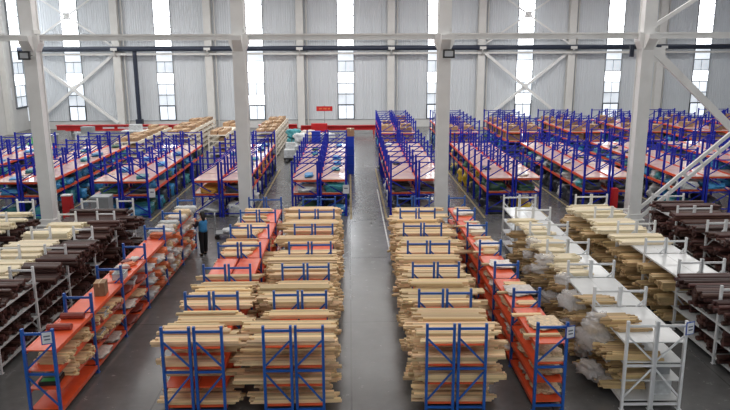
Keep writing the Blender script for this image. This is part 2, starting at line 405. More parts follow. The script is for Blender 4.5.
# ------------------------------------------------------------------ near racks
Y0, LB, WR, HR = 13.30, 2.10, .59, 2.0
LEV = [(.20, 'bottom'), (.65, 'lower'), (1.07, 'upper'), (1.52, 'top')]
cache = {}
def cm(key, fn):
    if key not in cache: cache[key] = fn()
    return cache[key]
def near_rack(name, label, x, y, th, col, deck, style, nb=6, group=None, beamcol=None, WR=.612):
    """style '/' : upper diagonal rises to the right; '\\' the other way"""
    t = thing(name, label, 'rack', (x, y, 0), -th, group)
    pw = .055
    up = cm(('up', col), lambda: MB().box(-pw / 2, pw / 2, -.035, .035, 0, HR).box(-.05, .05, -.05, .05, 0, .012).mesh('upright', M[col]))
    rail = cm(('rail', col, WR), lambda: MB().box(pw / 2, WR - pw / 2, -.018, .018, -.025, .025).mesh('rail', M[col]))
    def br(z0, z1): return MB().bar((pw / 2, 0, z0), (WR - pw / 2, 0, z1), .02, .04).mesh('brace', M[col])
    sgn = 1 if style == '/' else -1
    bu = cm(('bu', col, style, WR), lambda: br(1.12, 1.66) if sgn > 0 else br(1.66, 1.12))
    bl = cm(('bl', col, style, WR), lambda: br(.92, .3) if sgn > 0 else br(.3, .92))
    for i in range(nb + 1):
        yy = i * LB
        for xx in (0, WR): ob('upright', up, t, (xx, yy, 0))
        for z in (1.89, 1.0, .12): ob('rail', rail, t, (pw / 2 * 0, yy, z))
        ob('brace', bu, t, (0, yy, 0)); ob('brace', bl, t, (0, yy, 0))
    bh = .05 if deck == 'deckw' else .09
    beam = cm(('beam', beamcol or deck), lambda: MB().box(-.02, .02, .036, LB - .036, -bh, 0).mesh('beam', M[beamcol or deck]))
    pan = cm(('pan', deck, WR), lambda: MB().box(.022, WR - .022, .04, LB - .04, -.025, -.004).mesh('shelf_panel', M[deck]))
    for b in range(nb):
        for z, nm in LEV:
            sp = ob('shelf_panel', pan, t, (0, b * LB, z))
            for xx in (0, WR): ob('beam', beam, sp, (xx, 0, 0))
    return t
ord_ = ['front', 'second', 'third', 'fourth', 'fifth', 'sixth', 'seventh', 'eighth']
RK = {}
def double(key, x, th, col, deck, st, nmL, nmR, gap=.10, beamcol=None, base='timber_rack'):
    WR = .56 if gap == .10 else .59
    RK[key] = (x, th, 2 * WR + gap)
    near_rack(base, nmL, x, Y0, th, col, deck, st[0], beamcol=beamcol, WR=WR)
    xo = (WR + gap)
    near_rack(base, nmR, x + xo * math.cos(th), Y0 - xo * math.sin(th), th, col, deck, st[1], beamcol=beamcol, WR=WR)
bsl = '\\'
double('A', 1.57, .020, 'blue', 'orange', bsl + bsl, 'blue timber rack right of central aisle, aisle-side half of the pair', 'blue timber rack right of central aisle, outer half of the pair', beamcol='beam')
double('B', -1.80, .0015, 'blue', 'orange', '//', 'blue timber rack left of central aisle, outer half of the pair', 'blue timber rack left of central aisle, half bordering the aisle', beamcol='beam')
double('C', -3.87, .0022, 'blue', 'orange', bsl + bsl, 'blue timber rack second from central aisle on the left, its left half', 'blue timber rack second from central aisle on the left, its right half', beamcol='beam')
double('F', 5.74, .0149, 'white', 'deckw', bsl + '/', 'white rack of film-wrapped mouldings, left half of the pair', 'white rack with bare white shelves, right half of the pair', gap=.034)
double('G', 8.83, -.0096, 'white', 'deckw', '//', 'white rack of cream and golden wood at right, left half', 'white rack of cream and golden wood at right, right half', gap=.034)
double('H', 11.72, -.0027, 'white', 'deckw', '//', 'rightmost white rack of dark brown profiles, left half', 'rightmost white rack of dark brown profiles, right half', gap=.034)
double('I', -10.27, .008, 'white', 'deckw', '//', 'white rack of dark brown profiles at left, its left half', 'white rack of dark brown profiles at left, its right half', gap=.75)
double('J', -13.93, .0, 'white', 'deckw', '//', 'white rack cut by the left picture edge, its left half', 'white rack near left picture edge, its right half', gap=.75)
RK['D'] = (-6.68, .0102, .612); RK['E'] = (3.86, -.0047, .612)
near_rack('parcel_rack', 'single blue and orange parcel rack in the left foreground', -6.68, Y0, .0102, 'blue', 'orange', '/', beamcol='orange')
near_rack('parcel_rack', 'single blue and orange rack of wrapped bundles right of centre', 3.86, Y0, -.0047, 'blue', 'orange', '/', beamcol='beam')
def W2(key, lx, ly, z=0):
    x, th, wd = RK[key]
    return Vector((x + lx * math.cos(th) + ly * math.sin(th), Y0 - lx * math.sin(th) + ly * math.cos(th), z))

WHERE = {'A': 'blue rack right of aisle', 'B': 'blue rack left of aisle', 'C': 'second blue rack left of aisle', 'D': 'foreground parcel rack at left', 'E': 'single blue rack right of centre', 'F': 'white film-hung rack',
 'G': 'white rack of golden wood', 'H': 'rightmost white rack', 'I': 'white rack of brown profiles', 'J': 'leftmost white rack'}
BO = []
def bundles(key, bay, lev, cover, x0r, x1r, mt, kind, shape='box', layers=(2, 4), wr=(.08, .13), hr=(.04, .055), y0=.10, y1=2.0, ragged=.08, skew=.012):
    z = LEV[lev][0] + .001
    y = y0
    while y < y1 - .1:
        bw = R.uniform(.25, .6)
        if R.random() > cover:
            y += bw * .7; continue
        bw = min(bw, y1 - y); wdt = R.uniform(*wr); h = R.uniform(*hr); n = max(1, int(bw / wdt))
        xa = R.uniform(*x0r); xb = R.uniform(*x1r); yaw = R.uniform(-skew, skew)
        nl = R.randint(*layers)
        for l in range(nl):
            nn = n - (R.randint(0, 1) if l else 0)
            for k in range(nn):
                a = xa + R.uniform(-ragged, ragged) * 1.0; b = xb + R.uniform(-ragged, ragged)
                p = W2(key, (a + b) / 2, bay * LB + y + wdt * (k + .5) + (l % 2) * .004, z + h * (l + .5))
                exposed = (l == nl - 1) or (bay == 0 and k == 0)
                d2_ = (p.x ** 2 + p.y ** 2 + (CAM_H - p.z) ** 2)
                sc_ = (b - a) * wdt / d2_ * (1 if exposed else .02) * (1 if lev == 3 else (.5 if bay == 0 else .12)) * (.3 if abs(p.x / p.y) > .52 else 1)
                BO.append((sc_, kind, key, bay, lev, p, (b - a, wdt * .90, h * .97), -RK[key][1] + yaw, mt, shape))
        y += n * wdt + R.uniform(.02, .08)
for b in range(6):
    for lv in range(4):
        top = lv == 3
        # A : right of aisle
        bundles('A', b, lv, .88 if top else .92, (-.34, -.05), (1.25, 1.7), 'timber', 'timber_board', layers=(1, 3) if top else (2, 5), y0=.08, ragged=.13, wr=(.06, .11))
        bundles('B', b, lv, .88 if top else .92, (-.62, -.1), (1.25, 1.50), 'timber', 'timber_board', layers=(2, 4) if top else (2, 5), ragged=.12, wr=(.06, .11))
        if top and b in (1, 2):
            bundles('C', b, lv, .8 if b == 1 else .5, (-.25, .1), (1.2, 1.6), 'timber', 'timber_board', layers=(1, 2), y1=2.0 if b == 1 else .4, ragged=.12, wr=(.06, .11))
        elif top and b >= 3:
            bundles('C', b, lv, .8, (-.12, .05), (.75, .95), 'timber', 'timber_board', layers=(1, 3))
        else:
            bundles('C', b, lv, .9 if top else .38, (-.22, -.05), (1.0, 1.7), 'timber', 'timber_board', layers=(1, 3 if top else 2), ragged=.12, wr=(.06, .11))
        # I : brown at left with cream bundles
        if top and b in (2, 3, 4):
            bundles('I', b, lv, .97, (-.35, -.1), (.9, 1.2), 'cream', 'timber_board', layers=(2, 4), wr=(.08, .12))
            bundles('I', b, lv, .9, (1.3, 1.35), (2.2, 2.4), 'brown', 'brown_profile', 'prism', (1, 3), (.09, .14), (.09, .12))
        else:
            bundles('I', b, lv, .85 if top else .95, (-.2, .1) , (1.86, 1.95) if b < 3 else (1.9, 2.2 + .1 * (b - 3)), 'brown', 'brown_profile', 'prism', (1, 3) if top else (2, 3), (.09, .15), (.08, .11))
        # J
        if b >= 2: bundles('J', b, lv, .7, (.3, .9), (2.1, 2.4), 'cream' if (b in (4, 5) and top) or b == 2 else 'brown', 'timber_board' if (b in (4, 5) and top) or b == 2 else 'brown_profile', 'prism', (1, 3), (.09, .14), (.08, .11))
        # F
        kw = dict(layers=(2, 4), wr=(.04, .07), ragged=.16, hr=(.03, .045), skew=.07)
        if top:
            if b < 5: bundles('F', b, lv, .9, (-.25, .0), (.5, .8), 'cream' if b > 1 else 'golden', 'wrapped_moulding', y0=.55 if b == 0 else .1, y1=(1.3, .75, 2, 2, 2)[b], **kw)
        elif b < 5: bundles('F', b, lv, .85, (-.4, .0), (.45, .75), 'golden', 'wrapped_moulding', **kw)
        # G
        if b <= 1: bundles('G', b, lv, .85 if top else .5, (-.45, -.2) if top else (-.15, .2), (1.3, 1.8), 'brown', 'brown_profile', 'prism', (2, 3), (.10, .16), (.09, .12))
        elif b == 2:
            bundles('G', b, lv, .35 if top else .9, (-.4, -.1), (1.0, 1.3), 'brown' if top else 'golden', 'brown_profile' if top else 'wrapped_moulding', 'prism' if top else 'box', (1, 3), (.08, .12), (.05, .08), y1=.6 if top else 2.0)
        elif b == 3:
            bundles('G', b, lv, .95 if not top else .9, (-.5, -.2), (1.2, 1.3), 'cream' if top else 'golden', 'wrapped_moulding', layers=(2, 4), wr=(.06, .1), y0=.9 if top else .1)
        else:
            bundles('G', b, lv, .97, (-.75, -.25), (1.0, 1.25), 'cream' if top else 'golden', 'wrapped_moulding', layers=(2, 4), wr=(.06, .1))
        # H
        bundles('H', b, lv, .85, (-.35, .0), (1.3, 2.2), 'brown', 'brown_profile', 'prism', (1, 3), (.10, .16), (.08, .11))
# D: short bundles, E: planks poking out to the left
for lv in (0, 1, 2):
    bundles('D', 0, lv, .8 if lv else .25, (.08, .14), (.58, .74), 'timber', 'timber_board', layers=(2, 4), wr=(.07, .09), y0=.3)
    bundles('D', 1, lv, .5, (.08, .14), (.55, .66), 'timber', 'timber_board', layers=(1, 3), wr=(.07, .09), y0=.3)
for b in range(6):
    for lv in range(4): bundles('E', b, lv, .35 if lv == 3 else .6, (.12, .22), (.6, .72), 'timber' if b % 2 else 'cream', 'timber_board', layers=(1, 3), wr=(.05, .08), hr=(.03, .04), ragged=.06, skew=.05)
for b in range(1, 6):
    for lv in (0, 1, 2):
        bundles('E', b, lv, .16, (-.75, -.2), (.45, .8), 'timber', 'timber_board', layers=(1, 1), wr=(.06, .08))
for b, yy in ((0, .35), (0, 1.5), (1, .9), (2, 1.1), (3, .2), (4, 1.2)):
    bundles('E', b, 3, 1, (-.25, -.1), (.5, .7), 'timber', 'timber_board', layers=(1, 1), y0=yy, y1=yy + .18)
unit_box = MB().obox((0, 0, 0), (1, 1, 1), 0).mesh
ub, up8 = {}, {}
BO.sort(key=lambda t: -t[0])
cnt = {}
rest = {}
KN = {'timber_board': ('pale timber board', 'board'), 'brown_profile': ('dark brown wrapped profile', 'profile'), 'wrapped_moulding': ('wood moulding strip', 'moulding')}
for s_, kind, key, bay, lev, p, dims, yaw, mt, shape in BO:
    # physics: keep the boards between the frames
    c = cnt.get(kind, 0)
    if c < 298:
        cnt[kind] = c + 1
        me = cm(('unit', shape, mt), lambda: (MB().obox((0, 0, 0), (1, 1, 1), 0) if shape == 'box' else MB().prism((0, 0, 0), (1, 1, 1), 0)).mesh(kind, M[mt]))
        o = ob(kind, me, None, p, yaw, dims)
        desc = {'timber': 'pale', 'cream': 'cream', 'golden': 'golden brown', 'brown': 'dark brown'}[mt]
        base = {'timber_board': 'timber board', 'brown_profile': 'wrapped profile', 'wrapped_moulding': 'wood moulding'}[kind]
        lab = '%s %s, %s shelf, %s bay, %s' % (desc, base, LEV[lev][1], ord_[bay], WHERE[key])
        tag(o, lab, KN[kind][1], '%ss on the %s shelf, %s bay, %s' % (desc + ' ' + base, LEV[lev][1], ord_[bay], WHERE[key]))
    else:
        rest.setdefault((kind, key, mt), MB())
        mb = rest[(kind, key, mt)]
        (mb.obox if shape == 'box' else mb.prism)(p, dims, yaw)
for (kind, key, mt), mb in rest.items():
    desc = {'timber': 'pale', 'cream': 'cream', 'golden': 'golden brown', 'brown': 'dark brown'}[mt]
    base = {'timber_board': 'timber boards', 'brown_profile': 'wrapped profiles', 'wrapped_moulding': 'wood mouldings'}[kind]
    tag(ob(kind + 's', mb.mesh(kind, M[mt])), 'remaining %s %s piled on the %s' % (desc, base, WHERE[key]), KN[kind][1] + 's', kind='stuff')

# ------------------------------------------------------------------ parcels, cartons
def blob(seed, box=.35, amp=.10, sub=2):
    bm = bmesh.new(); bmesh.ops.create_cube(bm, size=1); bmesh.ops.subdivide_edges(bm, edges=bm.edges, cuts=5, use_grid_fill=True)
    for v in bm.verts:
        c = v.co.copy(); n = c.normalized() * .6
        c = c * (1 - box) + n * box
        k = noise.noise(c * 3.1 + Vector((seed * 7.3, seed, 0))) * amp + abs(noise.noise(c * 8 + Vector((0, seed * 3.3, 5)))) * amp * 1.6
        c += c.normalized() * k
        c.z = max(c.z, -.48)
        v.co = c
    return bm
def blob_mesh(seed, m, box=.35, amp=.20):
    bm = blob(seed, box, amp)
    me = bpy.data.meshes.new('parcel'); bm.to_mesh(me); bm.free(); me.materials.append(M[m])
    for p in me.polygons: p.use_smooth = True
    zs = [v.co.z for v in me.vertices]; z0, z1 = min(zs), max(zs)
    for v in me.vertices: v.co.z = (v.co.z - z0) / (z1 - z0)
    return me
def parcel(m, loc, dims, rz, label, group, name='parcel', cat='parcel'):
    s = R.randint(0, 4)
    me = cm(('blob', m, s), lambda: blob_mesh(s + 1, m))
    return tag(ob(name, me, None, loc, rz, dims), label, cat, group)
def carton(loc, dims, rz, label, group, name='carton', m='carton'):
    me = cm(('carton', m), lambda: MB().box(-.5, .5, -.5, .5, 0, .97).box(-.5, -.004, -.5, .5, .97, 1).box(.004, .5, -.5, .5, .97, 1).mesh('carton', M[m]))
    o = tag(ob(name, me, None, loc, rz, dims), label, 'carton', group)
    tp = cm('tape', lambda: MB().box(-.07, .07, -.503, .503, 1.0, 1.004).box(-.07, .07, -.506, -.5, .7, 1.0).mesh('tape', M['tape']))
    ob('tape', tp, o)
    return o
WRAPN = {'redbrown': 'red-brown wrapped', 'milky': 'milky film-wrapped', 'parchment': 'cream film-wrapped', 'orangewrap': 'orange film-wrapped', 'p_blue': 'blue wrapped', 'p_teal': 'teal wrapped', 'p_green': 'dark green wrapped',
         'p_dark': 'dark grey wrapped', 'p_yellow': 'yellow wrapped', 'p_white': 'white wrapped', 'p_amber': 'amber wrapped'}
def shelf_parcels(key, bay, lev, n, mats, xr, name='wrapped_bundle', hz=(.12, .26)):
    ys = [.15 + (LB - .3) * (i + .5) / n for i in range(n)]
    for y in ys:
        m = R.choice(mats); lx = R.uniform(*xr)
        p = W2(key, lx, bay * LB + y, LEV[lev][0])
        lab = '%s bundle, %s shelf, %s bay, %s' % (WRAPN[m], LEV[lev][1], ord_[bay], WHERE[key])
        parcel(m, p, (R.uniform(.42, .62), min(.6, (LB - .3) / n) * .95, R.uniform(*hz)), R.uniform(-.06, .06), lab, lab.replace('bundle', 'bundles'), name, 'bundle')
for b in range(6):
    # rack D
    if b >= 3:
        for lv in range(4): 
            if lv == 3 and b == 3: continue
            shelf_parcels('D', b, lv, 7, ['milky', 'parchment', 'p_white', 'milky', 'orangewrap'], (.33, .45), hz=(.12, .30))
    elif b >= 1:
        for lv in (0, 1, 2): shelf_parcels('D', b, lv, 2, ['parchment', 'redbrown', 'milky', 'redbrown'], (.30, .40), hz=(.07, .14))
    # rack E
    for lv in range(4):
        shelf_parcels('E', b, lv, 1 if lv == 3 else 2, ['parchment', 'milky', 'milky'], (.38, .44), hz=(.07, .13) if lv == 3 else (.10, .18))
# items on rack D's top and upper shelves
def D_at(lx, ly, lev): return W2('D', lx, ly, LEV[lev][0])
redb = cm('redb', lambda: MB().prism((0, 0, 0), (1, 1, 1), 0, 8).mesh('roll', M['redbrown']))
for lx, ly, lab in ((.27, 1.1, 'red-brown wrapped roll lying across the front bay of the left orange shelf'), (.30, 1.75, 'red-brown wrapped roll against the second frame of the left orange shelf')):
    tag(ob('wrapped_roll', redb, None, D_at(lx, ly, 3) + Vector((0, 0, .065)), .03, (.52, .16, .13)), lab, 'roll')
carton(D_at(.38, 3.35, 3), (.26, .34, .34), .1, 'upright brown cardboard box on the orange top shelf at left', None)
for k, (lx, ly, lv) in enumerate(((.46, 3.0, 2), (.44, 2.7, 1), (.44, 4.6, 3), (.42, 5.4, 2))):
    me = cm('bin', lambda: MB().box(-.5, .5, -.5, .5, 0, .06).box(-.5, -.44, -.5, .5, .06, 1).box(.44, .5, -.5, .5, .06, 1).box(-.44, .44, -.5, -.44, .06, 1).box(-.44, .44, .44, .5, .06, 1).mesh('bin', M['p_white']))
    o = tag(ob('plastic_bin', me, None, D_at(lx, ly, lv), .05, (.3, .42, .17)), 'open pale plastic bin on the %s shelf, %s bay, %s' % (LEV[lv][1], ord_[int(ly / LB)], WHERE['D']), 'bin')
    ob('rim', cm('rim', lambda: MB().box(-.54, .54, -.54, -.5, .92, 1.02).box(-.54, .54, .5, .54, .92, 1.02).box(-.54, -.5, -.5, .5, .92, 1.02).box(.5, .54, -.5, .5, .92, 1.02).mesh('rim', M['grey'])), o)
o = tag(ob('tool_tray', MB().box(-.2, .2, -.28, .28, 0, .09).mesh('tray', M['black']), None, D_at(.3, .45, 0) + Vector((0, 0, .45 + .0)), .1), 'black tray with a green patch on the lower shelf of the left foreground rack', 'tray')
ob('card', MB().box(-.15, .15, -.25, -.1, .09, .1).mesh('card', M['green']), o); ob('cover', MB().box(-.17, .17, -.05, .25, .09, .12).mesh('cover', M['grey']), o)
for k in range(6):
    ly = 2.5 + k * .7
    parcel(['orangewrap', 'redbrown', 'milky'][k % 3], D_at(.2 + .12 * (k % 2), 5.0 + k * .23, 3), (.3, .2, .1), .3 * k, 'small %s packet on the orange top shelf behind the carton' % ['orange', 'red-brown', 'milky'][k % 3], 'packets on the left orange top shelf', 'packet', 'packet')
# crate and items in white rack F
tag(ob('crate', MB().box(-.22, .22, -.25, .25, 0, .03).box(-.22, -.19, -.25, .25, .03, .32).box(.19, .22, -.25, .25, .03, .32).box(-.19, .19, -.25, -.22, .03, .32).box(-.19, .19, .22, .25, .03, .32).mesh('crate', M['p_white']), None, W2('F', .92, .5, .20)), 'white plastic crate on the bottom shelf of the front white rack', 'crate')
tag(ob('crate', MB().box(-.2, .2, -.3, .3, 0, .03).box(-.2, -.17, -.3, .3, .03, .26).box(.17, .2, -.3, .3, .03, .26).box(-.17, .17, -.3, -.27, .03, .26).box(-.17, .17, .27, .3, .03, .26).mesh('crate', M['grey']), None, W2('F', .90, .6, .65)), 'grey plastic crate on the lower shelf of the front white rack', 'crate')
for b in range(5):
    for lv in range(4):
        for k in range(1 if b < 4 else 0):
            p = W2('F', R.uniform(-.3, -.1), b * LB + R.uniform(.3, 1.8), LEV[lv][0] + .02)
            lab = 'crumpled clear film hanging off the %s shelf, %s bay, %s' % (LEV[lv][1], ord_[b], WHERE['F'])
            s = R.randint(10, 14)
            me = cm(('film', s), lambda: blob_mesh(s, 'film', .35, .28))
            tag(ob('plastic_film', me, None, p, R.uniform(0, 3), (R.uniform(.2, .4), R.uniform(.3, .6), R.uniform(.15, .32))), lab, 'film', lab.replace('film', 'films'))
for (lx, ly, z, s_) in ((-.28, 1.25, .95, (.36, .5, .6)), (-.42, .9, .40, (.3, .42, .3)), (-.3, 2.9, 1.2, (.3, .45, .45))):
    me = cm(('film', 17), lambda: blob_mesh(17, 'film', .4, .35))
    tag(ob('plastic_film', me, None, W2('F', lx, ly, z), .4, s_), 'large crumpled sheet of clear film bulging from the white rack, %s the floor' % ('just above' if z < .5 else ('well above' if z < 1 else 'high above')), 'film')
# rack label boards
def card(key, lx, ly, z, label, blue=True, dy=-.06, col='paper'):
    t = tag(ob('rack_sign', MB().box(-.11, .11, -.006, .006, -.14, .14).mesh('sign', M['signblue' if blue else 'paper'])), label, 'sign')
    t.location = W2(key, lx, ly, z) + Vector((0, dy, 0)); t.rotation_euler = (0, 0, .35 if lx > .3 else 0)
    ob('card', MB().box(-.09, .09, -.010, -.006, -.12, .12).mesh('card', M['paper']), t)
    ob('print', MB().box(-.06, .06, -.012, -.010, .02, .05).box(-.05, .06, -.012, -.010, -.05, -.02).mesh('print', M['ink']), t)
card('D', .52, 0, 1.83, 'small white sign board on the front frame of the left orange rack')
card('E', .66, 0, 1.80, 'small white sign board on the front frame of the single blue rack')
card('F', 1.26, 0, 1.86, 'blue edged white sign on the front frame of the white rack')
card('F', 1.9, 0, 1.86, 'x') if False else None

# ------------------------------------------------------------------ far racks
FW, FH = 1.15, 2.55
def far_rack(x, y, nb, L, label, lean, levels=(1.10, 1.70), name='storage_rack'):
    t = thing(name, label, 'rack', (x, y, 0))
    up = cm('fup', lambda: MB().box(-.045, .045, -.04, .04, 0, FH).box(-.07, .07, -.07, .07, 0, .012).mesh('upright', M['navy']))
    def brm(s):
        a, b = (.05, FW - .05) if s > 0 else (FW - .05, .05)
        return MB().bar((a, 0, 1.78), (b, 0, 2.42), .03, .045).bar((b, 0, .98), (a, 0, 1.6), .03, .045).bar((a, 0, .25), (b, 0, .9), .03, .045) \
            .bar((.05, 0, 2.45), (FW - .05, 0, 2.45), .03, .05).bar((.05, 0, .15), (FW - .05, 0, .15), .03, .05).bar((.05, 0, .95), (FW - .05, 0, .95), .03, .05).mesh('bracing', M['navy'])
    br = cm(('fbr', lean), lambda: brm(lean))
    bm_ = cm(('fbeam', L), lambda: MB().box(-.025, .025, .042, L - .042, -.11, 0).mesh('beam', M['beam']))
    pn = cm(('fpan', L), lambda: MB().box(.028, FW - .028, .045, L - .045, -.03, -.004).mesh('shelf_panel', M['deck_sheen']))
    eb = cm('fend', lambda: MB().box(.05, FW - .05, .045, .075, -.11, -.031).mesh('beam', M['beam']))
    for i in range(nb + 1):
        for xx in (0, FW): ob('upright', up, t, (xx, i * L, 0))
        ob('bracing', br, t, (0, i * L, 0))
    for b in range(nb):
        for z in levels:
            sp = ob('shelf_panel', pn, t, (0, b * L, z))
            for xx in (0, FW): ob('beam', bm_, sp, (xx, 0, 0))
            if b == 0: ob('beam', eb, sp, (0, 0, 0))
    return t
Y1, L1 = 31.0, 1.72
place = ['at far left back', 'at left picture edge', 'between left columns', 'behind the person', 'left of aisle', 'right of aisle', 'second right of aisle', 'left of fourth column', 'behind diagonal brace', 'far right beyond brace']
for i, mx in enumerate(MIDS):
    lean = -1 if i in (2,) else 1
    for s, nm in ((0, 'left'), (1, 'right')):
        x = mx - FW - .07 if s == 0 else mx + .07
        far_rack(x, Y1, 7, L1, 'tall deep blue rack %s, %s half' % (place[i], nm), lean)
# second block behind
MID2 = [3.43, 7.9, 12.35, 16.8, 21.25, 25.7, 30.15]
pl2 = ['first from aisle', 'second from aisle', 'third from aisle', 'fourth from aisle', 'fifth from aisle', 'sixth from aisle', 'seventh from aisle']
Y2, L2 = 48.4, 1.72
for i, mx in enumerate(MID2):
    for s, nm in ((0, 'left'), (1, 'right')):
        x = mx - FW - .07 if s == 0 else mx + .07
        far_rack(x, Y2, 5, L2, 'deep blue rack of the back block %s, %s half' % (pl2[i], nm), 1)

# goods in the far racks
pal = {0: ['p_blue', 'p_dark', 'p_teal'], 1: ['p_blue', 'p_blue', 'p_teal', 'p_dark'], 2: ['p_teal', 'p_blue', 'p_dark', 'p_green', 'p_blue'], 3: ['p_amber', 'p_dark', 'p_teal', 'p_white'],
       4: ['p_teal', 'p_white', 'p_green', 'p_blue'], 5: ['p_dark', 'p_green', 'p_white', 'p_dark'], 6: ['p_dark', 'p_yellow', 'p_dark', 'p_green'], 7: ['p_dark', 'p_white', 'p_teal', 'p_dark'],
       8: ['p_blue', 'p_dark', 'p_white', 'p_teal'], 9: ['p_dark', 'p_blue']}
np_ = 0
def far_goods(i, mx, row, bay, lev, mats, n=2, zt=None, hr=(.3, .5), sm=1):
    global np_
    z = {'floor': 0.0, 'lower': 1.10, 'top': 1.70}[lev]
    x = mx - .07 - FW / 2 if row == 0 else mx + .07 + FW / 2
    for k in range(n):
        m = R.choice(mats)
        if lev == 'lower' and R.random() < .15: continue
        lab = '%s parcel, %s, %s bay, tall rack %s' % (WRAPN[m], {'floor': 'on the floor', 'lower': 'lower shelf', 'top': 'top deck'}[lev], ord_[bay], place[i])
        wds = lab.split()
        dx = -.1 if mx > 0 else .1
        parcel(m, (x + R.uniform(-.05, .05) + dx, Y1 + bay * L1 + L1 * (k + .5) / n, z), (R.uniform(.6, .85) * sm, sm * L1 / n * .9, R.uniform(*hr)), R.uniform(-.05, .05), ' '.join(wds[:16]), ' '.join(wds[:16]), 'goods_parcel')
        np_ += 1
for i, mx in enumerate(MIDS):
    out = 1 if mx < 0 else 0      # row whose side faces the camera
    for b in range(7):
        if i in (0, 9) and b < 3: continue
        n = 3 if b < 4 else 2
        far_goods(i, mx, out, b, 'lower', pal[i] if i != 3 else ['p_amber'] * 2 + ['p_dark'], n, hr=(.22, .42))
        far_goods(i, mx, out, b, 'floor', ['p_dark', 'p_dark'] + pal[i] if i != 3 else ['p_white', 'p_dark'], n, hr=(.45, .8))
        if b == 0:
            far_goods(i, mx, 1 - out, b, 'lower', pal[i] if i != 3 else ['p_amber'], 2, hr=(.22, .42))
            far_goods(i, mx, 1 - out, b, 'floor', pal[i] if i != 3 else ['p_white'], 1, hr=(.45, .8))
        if (i in (0, 1, 2, 4) and R.random() < .9) or R.random() < .4:
            far_goods(i, mx, R.randint(0, 1), b, 'top', ['p_blue', 'p_teal', 'p_blue', 'p_green'] if i < 5 else ['p_white', 'p_dark', 'milky'], 1, hr=(.06, .18), sm=.45)
# cartons on the back block
ncar = 0
for i, mx in enumerate(MID2):
    for row in (0, 1):
        x = mx - .07 - FW / 2 if row == 0 else mx + .07 + FW / 2
        for b in range(5):
            if R.random() < .85:
                dz = R.uniform(.25, .5); lab = 'brown cardboard carton on top deck, %s bay, back rack %s' % (ord_[b], pl2[i])
                carton((x + R.uniform(-.1, .1), Y2 + b * L2 + R.uniform(.6, 1.1), 1.70), (R.uniform(.5, .85), R.uniform(.5, .9), dz), 0, ' '.join(lab.split()[:16]), ' '.join(lab.split()[:16]), 'carton')
            if (row == 0 or b == 0):
                lab = 'big brown carton on lower shelf, %s bay, back rack %s' % (ord_[b], pl2[i])
                carton((x, Y2 + b * L2 + .85, 1.10), (.85, 1.2, .4), 0, ' '.join(lab.split()[:16]), ' '.join(lab.split()[:16]), 'carton')
                lab = 'dark wrapped pallet load on floor, %s bay, back rack %s' % (ord_[b], pl2[i])
                parcel(R.choice(['p_dark', 'p_blue', 'p_green']), (x, Y2 + b * L2 + .85, 0), (.95, 1.35, .85), 0, ' '.join(lab.split()[:16]), ' '.join(lab.split()[:16]), 'pallet_load', 'pallet load')
# cream shelving with cartons behind the left blocks
def cream_shelf(x0, x1, y0, y1, h, nl, label):
    t = thing('cream_shelving', label, 'shelving', (x0, y0, 0)); W_, D_ = x1 - x0, y1 - y0
    post = MB().box(-.04, .04, -.04, .04, 0, h).mesh('post', M['shelfcream'])
    n = max(1, round(D_ / 1.6))
    for k in range(n + 1):
        for xx in (.04, W_ - .04): ob('post', post, t, (xx, .04 + (D_ - .08) * k / n, 0))
    brd = MB().box(.085, W_ - .085, 0, D_, -.05, 0).box(.0, .01, 0, D_, -.16, .0).box(W_ - .0, W_ + .02, 0, D_, -.16, 0).mesh('shelf', M['shelfcream'])
    for l in range(nl): ob('shelf', brd, t, (0, 0, .3 + (h - .3) * l / (nl - 1)))
    for l in range(nl):
        z = .3 + (h - .3) * l / (nl - 1)
        for k in range(n):
            for xx in ((W_ * .72,) if l < nl - 1 else (W_ * .28, W_ * .72)):
                if R.random() < .85:
                    lab = 'carton on %s of the cream shelving %s' % ('top' if l == nl - 1 else 'shelf %s' % ['one', 'two', 'three', 'four', 'five'][l], label.split('shelving ')[-1])
                    carton((x0 + xx, y0 + D_ * (k + .5) / n, z), (W_ * .36, D_ / n * .7, R.uniform(.18, .26) if l < nl - 1 else R.uniform(.15, .30)), 0, ' '.join(lab.split()[:16]), ' '.join(lab.split()[:16]), 'carton')
cream_shelf(-6.75, -5.12, 48.6, 58.6, 1.75, 5, 'long cream shelving between second column and red bench')
cream_shelf(-12.9, -11.2, 48.6, 58.6, 1.75, 5, 'long cream shelving left of the second column')
cream_shelf(-9.9, -8.6, 48.6, 57, 1.6, 4, 'middle cream shelving partly behind the second column')
cream_shelf(-16.1, -14.4, 47.5, 56.5, 1.3, 3, 'low cream shelving with a white top at left')
# red benches and girders along the far wall
def red_bench(x0, x1, y, z0, z1, label):
    t = thing('red_bench', label, 'bench', (x0, y, 0))
    ob('beam', MB().box(0, x1 - x0, -.02, .02, z0, z1).box(0, x1 - x0, -.25, .25, z1 - .05, z1).box(0, x1 - x0, -.25, .25, z0, z0 + .05).mesh('beam', M['red']), t)
    n = max(2, int((x1 - x0) / 2.5)); lg = MB().box(-.06, .06, -.3, .3, 0, z0).mesh('leg', M['red'])
    for k in range(n): ob('leg', lg, t, (.2 + (x1 - x0 - .4) * k / (n - 1), 0, 0))
red_bench(-8.0, -4.6, 61.5, .5, .95, 'red steel bench at the far wall behind the cream shelving')
red_bench(-4.3, 2.4, 61.8, .40, .80, 'long red steel bench under the far wall, at the aisle end')
t = thing('red_girder', 'long red steel girder with white lettering band lying by the left far wall', 'girder', (-25.6, 61.3, 0))
ob('beam', MB().box(0, 11.5, -.25, .25, .98, 1.03).box(0, 11.5, -.03, .03, .58, .98).box(.8, 11.5, -.25, .25, .53, .58).mesh('beam', M['red']), t)
ob('band', MB().box(4, 5.0, -.04, -.03, .68, .84).box(5.3, 6.8, -.04, -.03, .68, .84).box(7.2, 9.6, -.04, -.03, .70, .84).mesh('band', M['paper']), t)
